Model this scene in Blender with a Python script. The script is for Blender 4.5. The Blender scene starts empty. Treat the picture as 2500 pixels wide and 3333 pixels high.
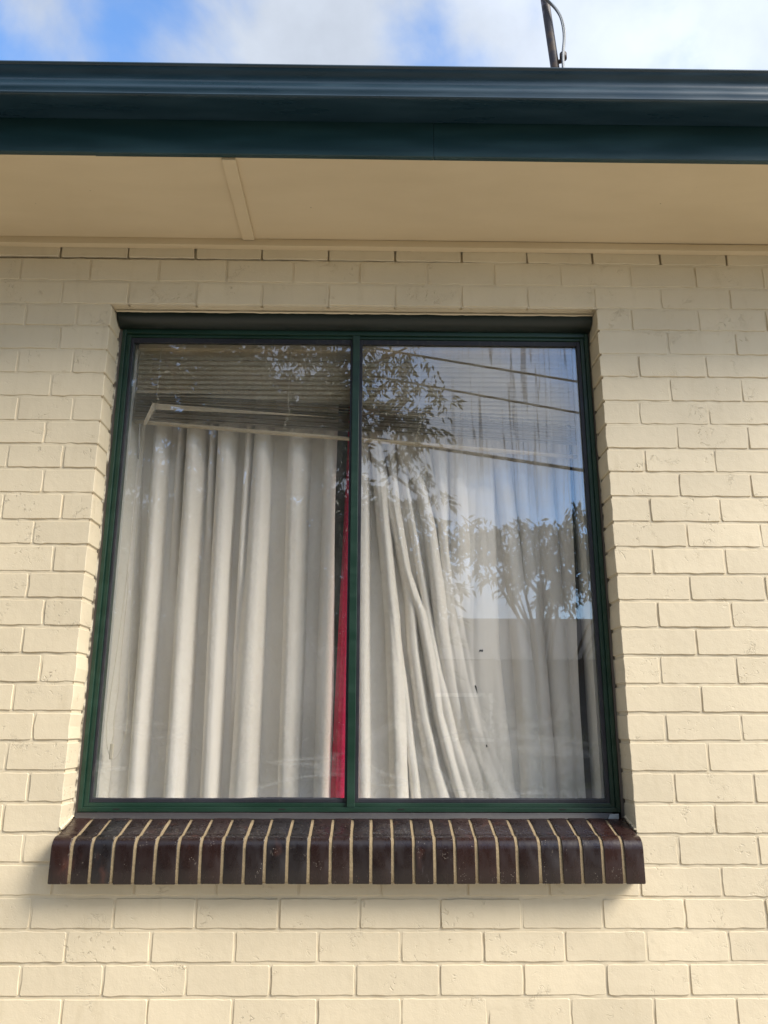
import bpy, bmesh, math, random
from mathutils import Vector, Matrix, noise
random.seed(11)
R = random.random
def U(a, b): return a + (b - a) * R()
scene = bpy.context.scene
C = scene.collection

# ------------------------------------------------------------------ camera
cam_d = bpy.data.cameras.new("camera"); cam = bpy.data.objects.new("camera", cam_d); C.objects.link(cam)
cam_d.sensor_fit = 'VERTICAL'; cam_d.sensor_height = 36.0; cam_d.lens = 36.0 * 2600 / 3333
cam_d.clip_start = 0.05; cam_d.clip_end = 600
rt = Vector((0.99987633, -0.01556895, 0.00222314)); up = Vector((-0.00613979, -0.25629179, 0.96657996)); fw = Vector((0.01447886, 0.96647407, 0.25635569))
M = Matrix((rt, up, -fw)).transposed().to_4x4(); M.translation = Vector((0.92683, -2.55424, -1.43156))
cam.matrix_world = M
scene.camera = cam

# ------------------------------------------------------------------ sky and sun
SUN = Vector((1.6, -1.0, 1.5)).normalized()
w = bpy.data.worlds.new("World"); scene.world = w; w.use_nodes = True
nt = w.node_tree; nt.nodes.clear()
def N(nt, t, **kw):
    n = nt.nodes.new(t)
    for k, v in kw.items():
        if k.startswith('i_'):
            key = k[2:]; key = int(key) if key.isdigit() else key.replace('_', ' ')
            n.inputs[key].default_value = v
        else: setattr(n, k, v)
    return n
def L(nt, a, b): nt.links.new(a, b)
def math_(nt, op, a, b=None, c=None, clamp=False):
    n = nt.nodes.new('ShaderNodeMath'); n.operation = op; n.use_clamp = clamp
    for i, v in enumerate((a, b, c)):
        if v is None: continue
        if isinstance(v, (int, float)): n.inputs[i].default_value = v
        else: nt.links.new(v, n.inputs[i])
    return n.outputs[0]
def mixc(nt, f, a, b, blend='MIX'):
    n = nt.nodes.new('ShaderNodeMix'); n.data_type = 'RGBA'; n.blend_type = blend
    for k, v in ((0, f), (6, a), (7, b)):
        if isinstance(v, (int, float)): n.inputs[k].default_value = v
        elif isinstance(v, tuple): n.inputs[k].default_value = v if len(v) == 4 else v + (1,)
        else: nt.links.new(v, n.inputs[k])
    return n.outputs[2]
def ramp(nt, f, stops):
    n = nt.nodes.new('ShaderNodeValToRGB'); cr = n.color_ramp
    while len(cr.elements) < len(stops): cr.elements.new(0.5)
    for e, (p, c) in zip(cr.elements, stops):
        e.position = p; e.color = c if isinstance(c, tuple) else (c, c, c, 1)
    nt.links.new(f, n.inputs[0]); return n.outputs[0]
sky = N(nt, 'ShaderNodeTexSky', sky_type='NISHITA', sun_disc=False, sun_elevation=math.asin(SUN.z),
        sun_rotation=math.atan2(SUN.x, SUN.y), altitude=50.0, air_density=1.0, dust_density=0.4, ozone_density=2.0)
tc = N(nt, 'ShaderNodeTexCoord')
nz = N(nt, 'ShaderNodeTexNoise', i_Scale=6.0, i_Detail=8.0, i_Roughness=0.50, i_Distortion=0.25)
mp = N(nt, 'ShaderNodeMapping'); mp.inputs['Location'].default_value = (2.3, 0.7, 1.1)
L(nt, tc.outputs['Generated'], mp.inputs[0]); L(nt, mp.outputs[0], nz.inputs['Vector'])
cov = nz.outputs['Fac']
def lobe(d, k, amp):      # a broad patch of sky around a direction
    v = N(nt, 'ShaderNodeVectorMath', operation='DOT_PRODUCT'); v.inputs[1].default_value = Vector(d).normalized()
    L(nt, tc.outputs['Generated'], v.inputs[0])
    e = math_(nt, 'EXPONENT', math_(nt, 'MULTIPLY', math_(nt, 'SUBTRACT', v.outputs['Value'], 1.0), k))
    return math_(nt, 'MULTIPLY', e, amp)
for d, k, a in (((-.38, .657, .65), 260, -.15), ((-.271, .666, .695), 900, -.10), ((-.14, .682, .718), 900, -.08), ((.10, .70, .705), 420, -.12),
                ((.291, .655, .697), 60, .12), ((-.07, .70, .71), 300, .08), ((-.2, .70, .68), 400, .05)):
    cov = math_(nt, 'ADD', cov, lobe(d, k, a))
cm = N(nt, 'ShaderNodeMapRange', interpolation_type='SMOOTHSTEP'); L(nt, cov, cm.inputs[0])
cm.inputs[1].default_value = .26; cm.inputs[2].default_value = .60
nz2 = N(nt, 'ShaderNodeTexNoise', i_Scale=9.0, i_Detail=8.0, i_Roughness=0.55); L(nt, mp.outputs[0], nz2.inputs['Vector'])
glow = math_(nt, 'ADD', lobe(SUN, 4.0, 1.5), lobe((.291, .655, .697), 45, .22))
br = math_(nt, 'MULTIPLY', math_(nt, 'ADD', 0.66, glow), math_(nt, 'ADD', 0.72, math_(nt, 'MULTIPLY', nz2.outputs['Fac'], 0.5)))
cc = mixc(nt, 1.0, (0.88, 0.965, 1.10), br, 'MULTIPLY')
skyc = mixc(nt, 1.0, sky.outputs[0], (0.25, 0.31, 0.36), 'MULTIPLY')
fin = mixc(nt, math_(nt, 'MULTIPLY', cm.outputs[0], 0.97), skyc, cc)
bg = N(nt, 'ShaderNodeBackground'); bg.inputs['Strength'].default_value = 1.0
SKY = 1.0
L(nt, fin, bg.inputs['Color']); L(nt, bg.outputs[0], N(nt, 'ShaderNodeOutputWorld').inputs[0])
# (clouds are mixed over the Nishita sky, which enters at 0.17 of its physical brightness for the exposure used here)
sd = bpy.data.lights.new("sun", 'SUN'); sd.energy = 5.0; sd.angle = math.radians(25); sd.color = (1.0, 0.92, 0.79)
so = bpy.data.objects.new("sun", sd); C.objects.link(so)
so.rotation_euler = (-SUN).to_track_quat('-Z', 'Y').to_euler(); so.location = (6, -8, 8)
scene.view_settings.view_transform = 'Standard'; scene.view_settings.look = 'None'
scene.view_settings.exposure = 0.10; scene.view_settings.gamma = 1.0; scene.view_settings.use_curve_mapping = False
scene.render.engine = 'CYCLES'
scene.cycles.max_bounces = 10; scene.cycles.transparent_max_bounces = 16

# ------------------------------------------------------------------ materials
def mat(name, col=(.5, .5, .5), rough=.6, spec=.5, metal=0.0, coat=0.0):
    m = bpy.data.materials.new(name); m.use_nodes = True
    b = m.node_tree.nodes['Principled BSDF']
    b.inputs['Base Color'].default_value = tuple(col) + (1,); b.inputs['Roughness'].default_value = rough
    b.inputs['Specular IOR Level'].default_value = spec; b.inputs['Metallic'].default_value = metal
    b.inputs['Coat Weight'].default_value = coat
    return m, m.node_tree, b
def pos(nt, scale=(1, 1, 1)):
    g = N(nt, 'ShaderNodeNewGeometry')
    mpp = N(nt, 'ShaderNodeMapping'); mpp.inputs['Scale'].default_value = scale
    L(nt, g.outputs['Position'], mpp.inputs[0]); return mpp.outputs[0]
def noise_(nt, v, s, d=4.0, r=.55, dist=0.0):
    n = N(nt, 'ShaderNodeTexNoise', i_Scale=s, i_Detail=d, i_Roughness=r, i_Distortion=dist); L(nt, v, n.inputs['Vector']); return n.outputs['Fac']
def bump(nt, b, h, strength=.5, dist=.002, normal=None):
    n = N(nt, 'ShaderNodeBump'); n.inputs['Strength'].default_value = strength; n.inputs['Distance'].default_value = dist
    L(nt, h, n.inputs['Height'])
    if normal is not None: L(nt, normal, n.inputs['Normal'])
    L(nt, n.outputs[0], b.inputs['Normal']); return n.outputs[0]
def maprange(nt, f, a, b, c=0.0, d=1.0):
    n = N(nt, 'ShaderNodeMapRange', interpolation_type='SMOOTHSTEP'); L(nt, f, n.inputs[0])
    for i, v in ((1, a), (2, b), (3, c), (4, d)): n.inputs[i].default_value = v
    return n.outputs[0]

CREAM = (.66, .562, .402)
def paint_mat(name, col, relief=1.0):
    m, t, b = mat(name, col, .5, .35)
    p = pos(t)
    info = N(t, 'ShaderNodeObjectInfo')
    var = noise_(t, p, 2.3, 5)
    fine = noise_(t, p, 34, 5)
    c1 = mixc(t, maprange(t, var, .3, .75), tuple(x * .93 for x in col), tuple(min(1, x * 1.05) for x in col))
    rv = math_(t, 'MULTIPLY', math_(t, 'SUBTRACT', info.outputs['Random'], .5), .075)
    hs = N(t, 'ShaderNodeHueSaturation'); L(t, c1, hs.inputs['Color']); L(t, math_(t, 'ADD', 1.0, rv), hs.inputs['Value'])
    dirt = maprange(t, noise_(t, pos(t, (7, 7, 2)), 3.0, 6), .55, .85, 0, .38)
    c2 = mixc(t, dirt, hs.outputs[0], tuple(x * y for x, y in zip(col, (.72, .68, .6))))
    specks = maprange(t, noise_(t, p, 95, 2), .74, .80, 0, .55)
    rain = maprange(t, noise_(t, pos(t, (16, 16, 1.1)), 1.6, 5), .52, .80, 0, .16)
    c2 = mixc(t, rain, c2, tuple(x * y for x, y in zip(col, (.80, .76, .68))))
    c3 = mixc(t, math_(t, 'MULTIPLY', specks, maprange(t, noise_(t, p, 5, 2), .5, .62)), c2, (.22, .17, .11))
    L(t, c3, b.inputs['Base Color'])
    # brick-face chips and creases under thick paint
    area = maprange(t, noise_(t, p, 7.5, 3), .52, .70)
    chips = maprange(t, noise_(t, p, 62, 4, .55, 1.2), .30, .42)      # pits
    ridg = math_(t, 'ABSOLUTE', math_(t, 'SUBTRACT', noise_(t, p, 38, 3, .5, 1.5), .5))
    crease = maprange(t, ridg, .0, .03)
    areab = maprange(t, noise_(t, p, 11.0, 3, .5, .6), .57, .74)
    h = math_(t, 'ADD', math_(t, 'MULTIPLY', math_(t, 'MULTIPLY', math_(t, 'SUBTRACT', chips, 1), area), 1.0),
              math_(t, 'MULTIPLY', math_(t, 'MULTIPLY', math_(t, 'SUBTRACT', crease, 1), areab), .6))
    h = math_(t, 'ADD', h, math_(t, 'MULTIPLY', fine, .55))
    h = math_(t, 'ADD', h, math_(t, 'MULTIPLY', noise_(t, p, 210, 3), .16))
    bump(t, b, h, .95 * relief, .0024)
    return m
m_paint = paint_mat("cream_paint", CREAM)
m_mortar = paint_mat("cream_paint_joint", tuple(x * .985 for x in CREAM), .8)
m_board, t, b = mat("eave_paint", (.55, .46, .31), .55, .35)
c = mixc(t, maprange(t, noise_(t, pos(t, (1, 3, 1)), 1.8, 6), .3, .75), (.60, .485, .320), (.66, .54, .365))
L(t, c, b.inputs['Base Color']); bump(t, b, noise_(t, pos(t), 60, 4), .12, .001)
vo = N(t, 'ShaderNodeTexVoronoi', i_Scale=9.0); L(t, pos(t), vo.inputs['Vector'])
c2 = mixc(t, math_(t, 'MULTIPLY', math_(t, 'LESS_THAN', vo.outputs['Distance'], .018), .8), c, (.10, .08, .05)); L(t, c2, b.inputs['Base Color'])

def metal_paint(name, col, rough=.38, streak=.2):
    m, t, b = mat(name, col, rough, .5)
    v = noise_(t, pos(t, (.6, 4, 4)), 6, 6)
    c = mixc(t, maprange(t, v, .35, .8, 0, 1), tuple(x * .85 for x in col), tuple(x * 1.2 + .004 for x in col))
    dust = maprange(t, noise_(t, pos(t, (30, 30, 8)), 3, 5), .55, .8, 0, streak)
    c = mixc(t, dust, c, (.16, .15, .12))
    L(t, c, b.inputs['Base Color']); L(t, maprange(t, v, .2, .8, rough - .06, rough + .12), b.inputs['Roughness'])
    bump(t, b, noise_(t, pos(t, (1, 2, 2)), 9, 4), .10, .002)
    return m
m_gutter = metal_paint("deep_teal_steel", (.013, .036, .055), .30, .0)
m_fascia = metal_paint("deep_teal_fascia", (.011, .042, .048), .33, .0)
m_green = metal_paint("dark_green_aluminium", (.008, .034, .020), .36, .05)
m_head = metal_paint("shadowed_green_flashing", (.002, .008, .005), .35, .0)  # shade under the lintel is put into this darker frame green
m_rubber = metal_paint("black_gasket", (.017, .017, .024), .45, .22)
m_flash = metal_paint("lead_flashing", (.040, .035, .035), .45, .25)
m_clip = metal_paint("galvanised_clip", (.30, .32, .32), .45, .2)
m_seal, t, b = mat("old_sealant", (.42, .38, .30), .8)
c = mixc(t, maprange(t, noise_(t, pos(t), 20, 4), .42, .60), (.10, .075, .05), (.52, .46, .35)); L(t, c, b.inputs['Base Color'])
bump(t, b, noise_(t, pos(t), 90, 3), .8, .003)
m_dark, _, _ = mat("dark_gap", (.012, .010, .009), .9)

m_sill, t, b = mat("plum_glazed_brick", (.04, .02, .02), .34, .5)
info = N(t, 'ShaderNodeObjectInfo'); p = pos(t)
c = ramp(t, info.outputs['Random'], [(0, (.013, .007, .007, 1)), (.35, (.019, .009, .008, 1)), (.6, (.011, .009, .010, 1)), (.85, (.026, .010, .008, 1)), (1, (.015, .009, .009, 1))])
c = mixc(t, maprange(t, noise_(t, pos(t, (1, 1, .6)), 16, 5), .58, .80, 0, .7), c, (.085, .030, .02))
c = mixc(t, maprange(t, noise_(t, pos(t, (1.6, 1, .35)), 110, 3), .68, .76, 0, .4), c, (.07, .06, .062))
c = mixc(t, maprange(t, noise_(t, p, 40, 3), .75, .77, 0, .95), c, (.42, .09, .06))
vo = N(t, 'ShaderNodeTexVoronoi', i_Scale=190.0, i_Randomness=1.0); L(t, p, vo.inputs['Vector'])
sp = math_(t, 'MULTIPLY', math_(t, 'LESS_THAN', vo.outputs['Distance'], .17), math_(t, 'GREATER_THAN', noise_(t, p, 24, 2), .60))
c = mixc(t, math_(t, 'MULTIPLY', sp, .7), c, (.36, .31, .26)); L(t, c, b.inputs['Base Color'])
L(t, maprange(t, noise_(t, pos(t, (1, 1, .4)), 50, 4), .3, .7, .20, .42), b.inputs['Roughness'])
bump(t, b, math_(t, 'ADD', noise_(t, pos(t, (1, 1, .5)), 26, 5), math_(t, 'MULTIPLY', noise_(t, p, 160, 2), .3)), .45, .0022)
m_sand, t, b = mat("sandy_mortar", (.42, .34, .21), .9)
c = mixc(t, noise_(t, pos(t), 140, 3), (.17, .125, .07), (.38, .29, .17)); L(t, c, b.inputs['Base Color']); bump(t, b, noise_(t, pos(t), 170, 3), .7, .002)

def cloth(name, c0, c1, weave=900, lit=.18):
    m, t, b = mat(name, c0, .85, .15)
    c = mixc(t, maprange(t, noise_(t, pos(t, (5, 5, .7)), 2.5, 6), .3, .7), c0, c1)
    stain = maprange(t, noise_(t, pos(t), 70, 3), .76, .80, 0, .6)
    c = mixc(t, math_(t, 'MULTIPLY', stain, maprange(t, noise_(t, pos(t), 4, 2), .5, .6)), c, (.12, .09, .07)); L(t, c, b.inputs['Base Color'])
    h = math_(t, 'ADD', noise_(t, pos(t, (1, 1, .12)), 420, 2), noise_(t, pos(t, (.1, 1, 1)), 380, 2))
    bump(t, b, h, .22, .0008)
    tr = N(t, 'ShaderNodeBsdfTranslucent'); L(t, c, tr.inputs[0]); mx = N(t, 'ShaderNodeMixShader'); mx.inputs[0].default_value = lit
    L(t, b.outputs[0], mx.inputs[1]); L(t, tr.outputs[0], mx.inputs[2])
    L(t, mx.outputs[0], t.nodes['Material Output'].inputs[0]); return m
m_white_cloth = cloth("off_white_cloth", (.83, .79, .725), (.89, .855, .80), lit=.03)
m_red_cloth = cloth("crimson_cloth", (.60, .015, .08), (.70, .028, .115), lit=.1)
m_slat = metal_paint("beige_slat", (.56, .47, .33), .45, .05)
m_cord, _, _ = mat("cream_cord", (.62, .57, .46), .8)
m_clear, t, b = mat("clear_wand", (.8, .8, .8), .12); b.inputs['Transmission Weight'].default_value = .6
m_timber, t, b = mat("white_jamb_paint", (.74, .72, .66), .5)
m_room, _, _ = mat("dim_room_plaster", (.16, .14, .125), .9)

# window glass: thin sheet that reflects and lets light through, with runs and dust on it
m_glass = bpy.data.materials.new("dirty_window_glass"); m_glass.use_nodes = True; t = m_glass.node_tree
for n in list(t.nodes):
    if n.type == 'BSDF_PRINCIPLED': t.nodes.remove(n)
out = t.nodes['Material Output']
gq = N(t, 'ShaderNodeNewGeometry'); dt = N(t, 'ShaderNodeVectorMath', operation='DOT_PRODUCT'); L(t, gq.outputs['Normal'], dt.inputs[0]); L(t, gq.outputs['Incoming'], dt.inputs[1])
fres = math_(t, 'ADD', .10, math_(t, 'MULTIPLY', math_(t, 'POWER', math_(t, 'SUBTRACT', 1.0, math_(t, 'ABSOLUTE', dt.outputs['Value']), clamp=True), 5.0), .92))
g = N(t, 'ShaderNodeBsdfGlossy'); g.inputs['Roughness'].default_value = 0.002; g.inputs['Color'].default_value = (.96, .97, 1, 1)
tp = N(t, 'ShaderNodeBsdfTransparent'); tp.inputs[0].default_value = (.96, .955, .945, 1)
df = N(t, 'ShaderNodeBsdfDiffuse'); df.inputs[0].default_value = (.78, .78, .76, 1)
geo = N(t, 'ShaderNodeNewGeometry'); sx = N(t, 'ShaderNodeSeparateXYZ'); L(t, geo.outputs['Position'], sx.inputs[0])
runs = math_(t, 'ABSOLUTE', math_(t, 'SUBTRACT', noise_(t, pos(t, (26, 1, .75)), 1.0, 2.5, .45, .0), .5))
runm = maprange(t, runs, .004, .016, 1, 0)
rz = maprange(t, math_(t, 'ADD', sx.outputs[0], math_(t, 'MULTIPLY', noise_(t, pos(t), 4, 2), .25)), 1.15, 1.45)
rh = maprange(t, math_(t, 'ADD', sx.outputs[2], math_(t, 'MULTIPLY', noise_(t, pos(t, (9, 1, 1)), 2, 2), .5)), -.62, -.25)
runm = math_(t, 'MULTIPLY', math_(t, 'MULTIPLY', runm, rz), rh)
refl = math_(t, 'MULTIPLY', fres, math_(t, 'SUBTRACT', 1.0, math_(t, 'MULTIPLY', runm, .62)))
mx1 = N(t, 'ShaderNodeMixShader'); L(t, refl, mx1.inputs[0]); L(t, tp.outputs[0], mx1.inputs[1]); L(t, g.outputs[0], mx1.inputs[2])
vo = N(t, 'ShaderNodeTexVoronoi', i_Scale=85.0); L(t, pos(t), vo.inputs['Vector'])
sp = math_(t, 'MULTIPLY', math_(t, 'LESS_THAN', vo.outputs['Distance'], .10), math_(t, 'GREATER_THAN', noise_(t, pos(t), 17, 2), .60))
wipe = math_(t, 'ABSOLUTE', math_(t, 'SUBTRACT', noise_(t, pos(t, (1.0, 1, 4.0)), 1.6, 3, .45, .9), .5))
low = maprange(t, sx.outputs[2], -1.25, -1.62)
wipem = math_(t, 'MULTIPLY', maprange(t, wipe, .0, .03, 1, 0), math_(t, 'MULTIPLY', low, .05))
haze = maprange(t, noise_(t, pos(t, (1, 1, .5)), 5, 4), .35, .8, .008, .045)
dm = math_(t, 'ADD', math_(t, 'ADD', math_(t, 'MULTIPLY', sp, .5), wipem), haze, clamp=True)
mx2 = N(t, 'ShaderNodeMixShader'); L(t, dm, mx2.inputs[0]); L(t, mx1.outputs[0], mx2.inputs[1]); L(t, df.outputs[0], mx2.inputs[2])
L(t, mx2.outputs[0], out.inputs[0])

# ------------------------------------------------------------------ mesh helpers
def obj(name, bm, m, parent=None, smooth=False):
    me = bpy.data.meshes.new(name)
    if isinstance(bm, tuple): me.from_pydata(*bm)
    else:
        bmesh.ops.recalc_face_normals(bm, faces=bm.faces[:]); bm.to_mesh(me); bm.free()
    me.materials.append(m)
    if smooth:
        for p_ in me.polygons: p_.use_smooth = True
    o = bpy.data.objects.new(name, me); C.objects.link(o)
    if parent is not None: o.parent = parent; o.matrix_parent_inverse = parent.matrix_world.inverted() if parent.type != 'EMPTY' else Matrix.Translation(-parent.location)
    return o
def tag(o, label=None, cat=None, group=None, kind=None):
    for k, v in (('label', label), ('category', cat), ('group', group), ('kind', kind)):
        if v: o[k] = v
    return o
def thing(name, label, cat, loc=(0, 0, 0), group=None, kind='thing'):
    o = bpy.data.objects.new(name, None); C.objects.link(o); o.location = loc; o.empty_display_size = .1
    return tag(o, label, cat, group, kind)
def add_box(bm, a, b, bev=0.0):
    a, b = Vector(a), Vector(b); r = bmesh.ops.create_cube(bm, size=1.0)
    for v in r['verts']: v.co = Vector(((a[i] + b[i]) / 2 + v.co[i] * (b[i] - a[i]) for i in range(3)))
    if bev:
        bmesh.ops.bevel(bm, geom=list({e for v in r['verts'] for e in v.link_edges}), offset=bev, segments=2, affect='EDGES', profile=.5)
def box(name, a, b, m, parent=None, bev=0.0):
    bm = bmesh.new(); add_box(bm, a, b, bev); return obj(name, bm, m, parent)
def add_tube(bm, pts, r, n=6, r2=None):
    pts = [Vector(p) for p in pts]; rings = []
    for i, p_ in enumerate(pts):
        d = (pts[min(i + 1, len(pts) - 1)] - pts[max(i - 1, 0)]).normalized()
        a = d.orthogonal().normalized() if i == 0 else (rings_a - d * rings_a.dot(d)).normalized()
        rings_a = a; b_ = d.cross(a); rr = r if r2 is None else r + (r2 - r) * i / (len(pts) - 1)
        rings.append([bm.verts.new(p_ + (a * math.cos(2 * math.pi * k / n) + b_ * math.sin(2 * math.pi * k / n)) * rr) for k in range(n)])
    for q0, q1 in zip(rings, rings[1:]):
        for k in range(n): bm.faces.new((q0[k], q0[(k + 1) % n], q1[(k + 1) % n], q1[k]))
    for q in (rings[0], rings[-1]):
        try: bm.faces.new(q)
        except ValueError: pass
def tube(name, pts, r, m, parent=None, n=6, r2=None):
    bm = bmesh.new(); add_tube(bm, pts, r, n, r2); return obj(name, bm, m, parent, True)
def sweep_x(name, prof, x0, x1, m, parent=None, step=.12, dz=lambda x: 0, dy=lambda x: 0, closed=True, smooth=True):
    bm = bmesh.new(); n = max(1, int((x1 - x0) / step)); rows = []
    for i in range(n + 1):
        x = x0 + (x1 - x0) * i / n
        rows.append([bm.verts.new((x, y + dy(x), z + dz(x))) for y, z in prof])
    k = len(prof)
    for a, b_ in zip(rows, rows[1:]):
        for j in range(k if closed else k - 1): bm.faces.new((a[j], a[(j + 1) % k], b_[(j + 1) % k], b_[j]))
    if closed:
        bm.faces.new(rows[0]); bm.faces.new(rows[-1])
    o = obj(name, bm, m, parent, smooth)
    if smooth:
        md = o.modifiers.new("edges", 'EDGE_SPLIT'); md.split_angle = math.radians(32)
    return o

# ------------------------------------------------------------------ ground, street, neighbouring house (all seen mirrored in the panes)
GZ = -2.95
m_grass, t, b = mat("dry_lawn", (.20, .17, .09), .95)
c = mixc(t, noise_(t, pos(t), 1.2, 6), (.13, .13, .05), (.30, .25, .15)); L(t, c, b.inputs['Base Color'])
gr = box("ground", (-150, -200, GZ - .3), (150, 60, GZ), m_grass); tag(gr, kind='structure')
m_path, t, b = mat("concrete_path", (.42, .38, .31), .9)
c = mixc(t, noise_(t, pos(t), 3, 7), (.34, .30, .24), (.47, .42, .34)); L(t, c, b.inputs['Base Color'])
pa = box("path", (-12, -5.2, GZ + .004), (14, -.02, GZ + .06), m_path); tag(pa, kind='structure')
m_road, _, _ = mat("asphalt", (.05, .05, .05), .9)
ro = box("road", (-120, -17.5, GZ + .004), (120, -11.5, GZ + .02), m_road); tag(ro, kind='structure')

m_nwall, _, _ = mat("grey_render", (.16, .14, .125), .9); m_nroof, _, _ = mat("slate_roof", (.10, .095, .09), .8)
m_nglass, _, _ = mat("far_glass", (.03, .035, .04), .15)
nh = thing("house", "long grey house with a dark hipped roof across the road, mirrored in the panes", "house", (-2, -21, GZ))
box("wall", (-17, -29, GZ), (13, -20, .30), m_nwall, nh)
bm = bmesh.new()
vv = [bm.verts.new(p_) for p_ in ((-17.6, -29.6, .3), (13.6, -29.6, .3), (13.6, -19.4, .3), (-17.6, -19.4, .3), (-13.4, -21.6, 1.69), (11.2, -21.6, 1.69), (11.2, -27.2, 1.69), (-13.4, -27.2, 1.69))]
for f in ((0, 1, 2, 3), (3, 2, 5, 4), (2, 1, 6, 5), (1, 0, 7, 6), (0, 3, 4, 7), (4, 5, 6, 7)): bm.faces.new([vv[i] for i in f])
obj("roof", bm, m_nroof, nh)
for x in (-13, -8, -2.5, 2.5, 8.5):
    wd = box("window", (x, -20.0, -1.9), (x + 1.8, -19.93, -.6), m_timber, nh)
    box("glass", (x + .1, -19.925, -1.8), (x + 1.7, -19.92, -.7), m_nglass, wd)

m_leaf, t, b = mat("leaf_green", (.07, .085, .03), .5, .4)
info = N(t, 'ShaderNodeNewGeometry'); c = mixc(t, info.outputs['Random Per Island'], (.040, .055, .018), (.10, .11, .038)); L(t, c, b.inputs['Base Color'])
m_bark, t, b = mat("grey_brown_bark", (.12, .09, .065), .95)
c = mixc(t, noise_(t, pos(t, (6, 6, 1)), 4, 5), (.06, .045, .035), (.19, .15, .11)); L(t, c, b.inputs['Base Color'])
def leaf_cloud(blobs, rnd, size=.11, per=26):
    V, F = [], []
    for (cx, cy, cz, rx, ry, rz, n) in blobs:
        for _ in range(n):
            while True:
                a, b_, c_ = rnd.uniform(-1, 1), rnd.uniform(-1, 1), rnd.uniform(-1, 1)
                if a * a + b_ * b_ + c_ * c_ < 1: break
            tw = Vector((cx + a * rx, cy + b_ * ry, cz + c_ * rz)); ang = rnd.uniform(0, 6.28)
            ax = Vector((math.cos(ang), math.sin(ang), rnd.uniform(-.5, .3))).normalized(); ln = rnd.uniform(.18, .42)
            for k in range(per):
                s = k / per; p0 = tw + ax * ln * s + Vector((0, 0, -.18 * s * s))
                dr = Vector((rnd.gauss(0, .6), rnd.gauss(0, .6), -rnd.uniform(.1, 1.2))) + ax * .5; dr.normalize()
                l = size * rnd.uniform(.6, 1.25); sd_ = dr.cross(Vector((rnd.gauss(0, 1), rnd.gauss(0, 1), rnd.gauss(0, 1)))).normalized() * l * .16
                i0 = len(V); p0 = p0 + Vector((rnd.gauss(0, .035), rnd.gauss(0, .035), rnd.gauss(0, .035)))
                V += [p0, p0 + dr * l * .45 + sd_, p0 + dr * l + Vector((0, 0, -.01)), p0 + dr * l * .45 - sd_]
                F.append((i0, i0 + 1, i0 + 2, i0 + 3))
    return ([tuple(v) for v in V], [], F)
def tree(name, label, cat, base, top, r0, blobs, seed, size=.11):
    rnd = random.Random(seed)
    o = thing(name, label, cat, base)
    bm = bmesh.new(); b0 = Vector(base); tp_ = Vector(top)
    add_tube(bm, [b0, b0.lerp(tp_, .35) + Vector((.08, .03, 0)), b0.lerp(tp_, .7) + Vector((-.05, 0, 0)), tp_], r0, 9, r0 * .35)
    for (cx, cy, cz, rx, ry, rz, n) in blobs:
        for k in range(4):
            s = b0.lerp(tp_, rnd.uniform(.4, .95)); e = Vector((cx + rnd.uniform(-.7, .7) * rx, cy + rnd.uniform(-.6, .6) * ry, cz + rnd.uniform(-.5, .7) * rz))
            mid = s.lerp(e, .5) + Vector((rnd.uniform(-.15, .15), 0, .18)); add_tube(bm, [s, mid, e], r0 * .3, 5, r0 * .07)
    obj("trunk", bm, m_bark, o)
    obj("crown", leaf_cloud(blobs, rnd, size), m_leaf, o)
    return o
tree("tree", "tall leafy tree with drooping narrow leaves, mirrored across both panes", "tree", (-.9, -6.6, GZ), (-.6, -6.3, 3.2), .17,
     [(-2.9, -6.4, 2.3, 1.2, .8, 1.6, 190), (-1.5, -6.3, 3.3, 1.5, .8, 1.3, 210), (-.3, -6.2, 2.4, 1.1, .8, 1.0, 190), (.85, -6.1, 2.5, .85, .6, .9, 85), (1.45, -6.0, 1.9, .42, .4, .65, 26),
      (-1.8, -6.6, .6, 2.2, .8, 1.1, 420), (.2, -6.6, .4, 1.5, .7, 1.1, 300), (1.35, -6.0, .75, .55, .5, .75, 42), (0.4, -6.2, 4.0, 1.5, .8, .8, 80)], 4)
tree("tree", "low bushy tree in front of the dark roof, mirrored in the wider pane", "tree", (3.0, -6.9, GZ), (2.9, -6.5, .2), .08,
     [(2.55, -6.3, .50, .65, .5, .40, 60), (3.35, -6.3, .62, .55, .5, .48, 64), (4.1, -6.3, .6, .7, .5, .6, 60), (2.1, -6.1, .75, .3, .3, .2, 10), (3.1, -6.2, .12, .35, .3, .22, 14)], 9)
tree("shrub", "dense dark hedge shrub beneath the drooping tree, mirrored low in the panes", "shrub", (-1.2, -7.6, GZ), (-1.0, -7.5, -.8), .09,
     [(-2.4, -7.6, -1.0, 1.7, .6, 1.3, 230), (.4, -7.6, -1.1, 1.6, .6, 1.2, 200), (2.6, -8.2, -1.8, 1.4, .5, .9, 120)], 15)

tree("tree", "broad dense dark tree standing behind the drooping one, mirrored behind its leaves", "tree", (-2.0, -10.6, GZ), (-2.0, -10.4, 1.2), .2,
     [(-5.0, -10.3, 3.4, 1.6, .9, 1.3, 230), (-2.7, -10.3, 4.3, 1.7, .9, 1.6, 250), (-.4, -10.3, 3.6, 1.2, .8, 1.1, 170), (-5.2, -10.3, .9, 1.9, .9, 2.0, 330), (-2.4, -10.3, 1.1, 1.9, .9, 2.0, 360), (.2, -10.3, 1.0, 1.5, .9, 1.9, 300), (1.6, -10.2, .4, .7, .6, 1.3, 110), (-4.0, -10.3, -1.2, 2.8, .8, 1.0, 200), (.0, -10.3, -1.2, 2.4, .8, 1.0, 180)], 21, .21)

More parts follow.
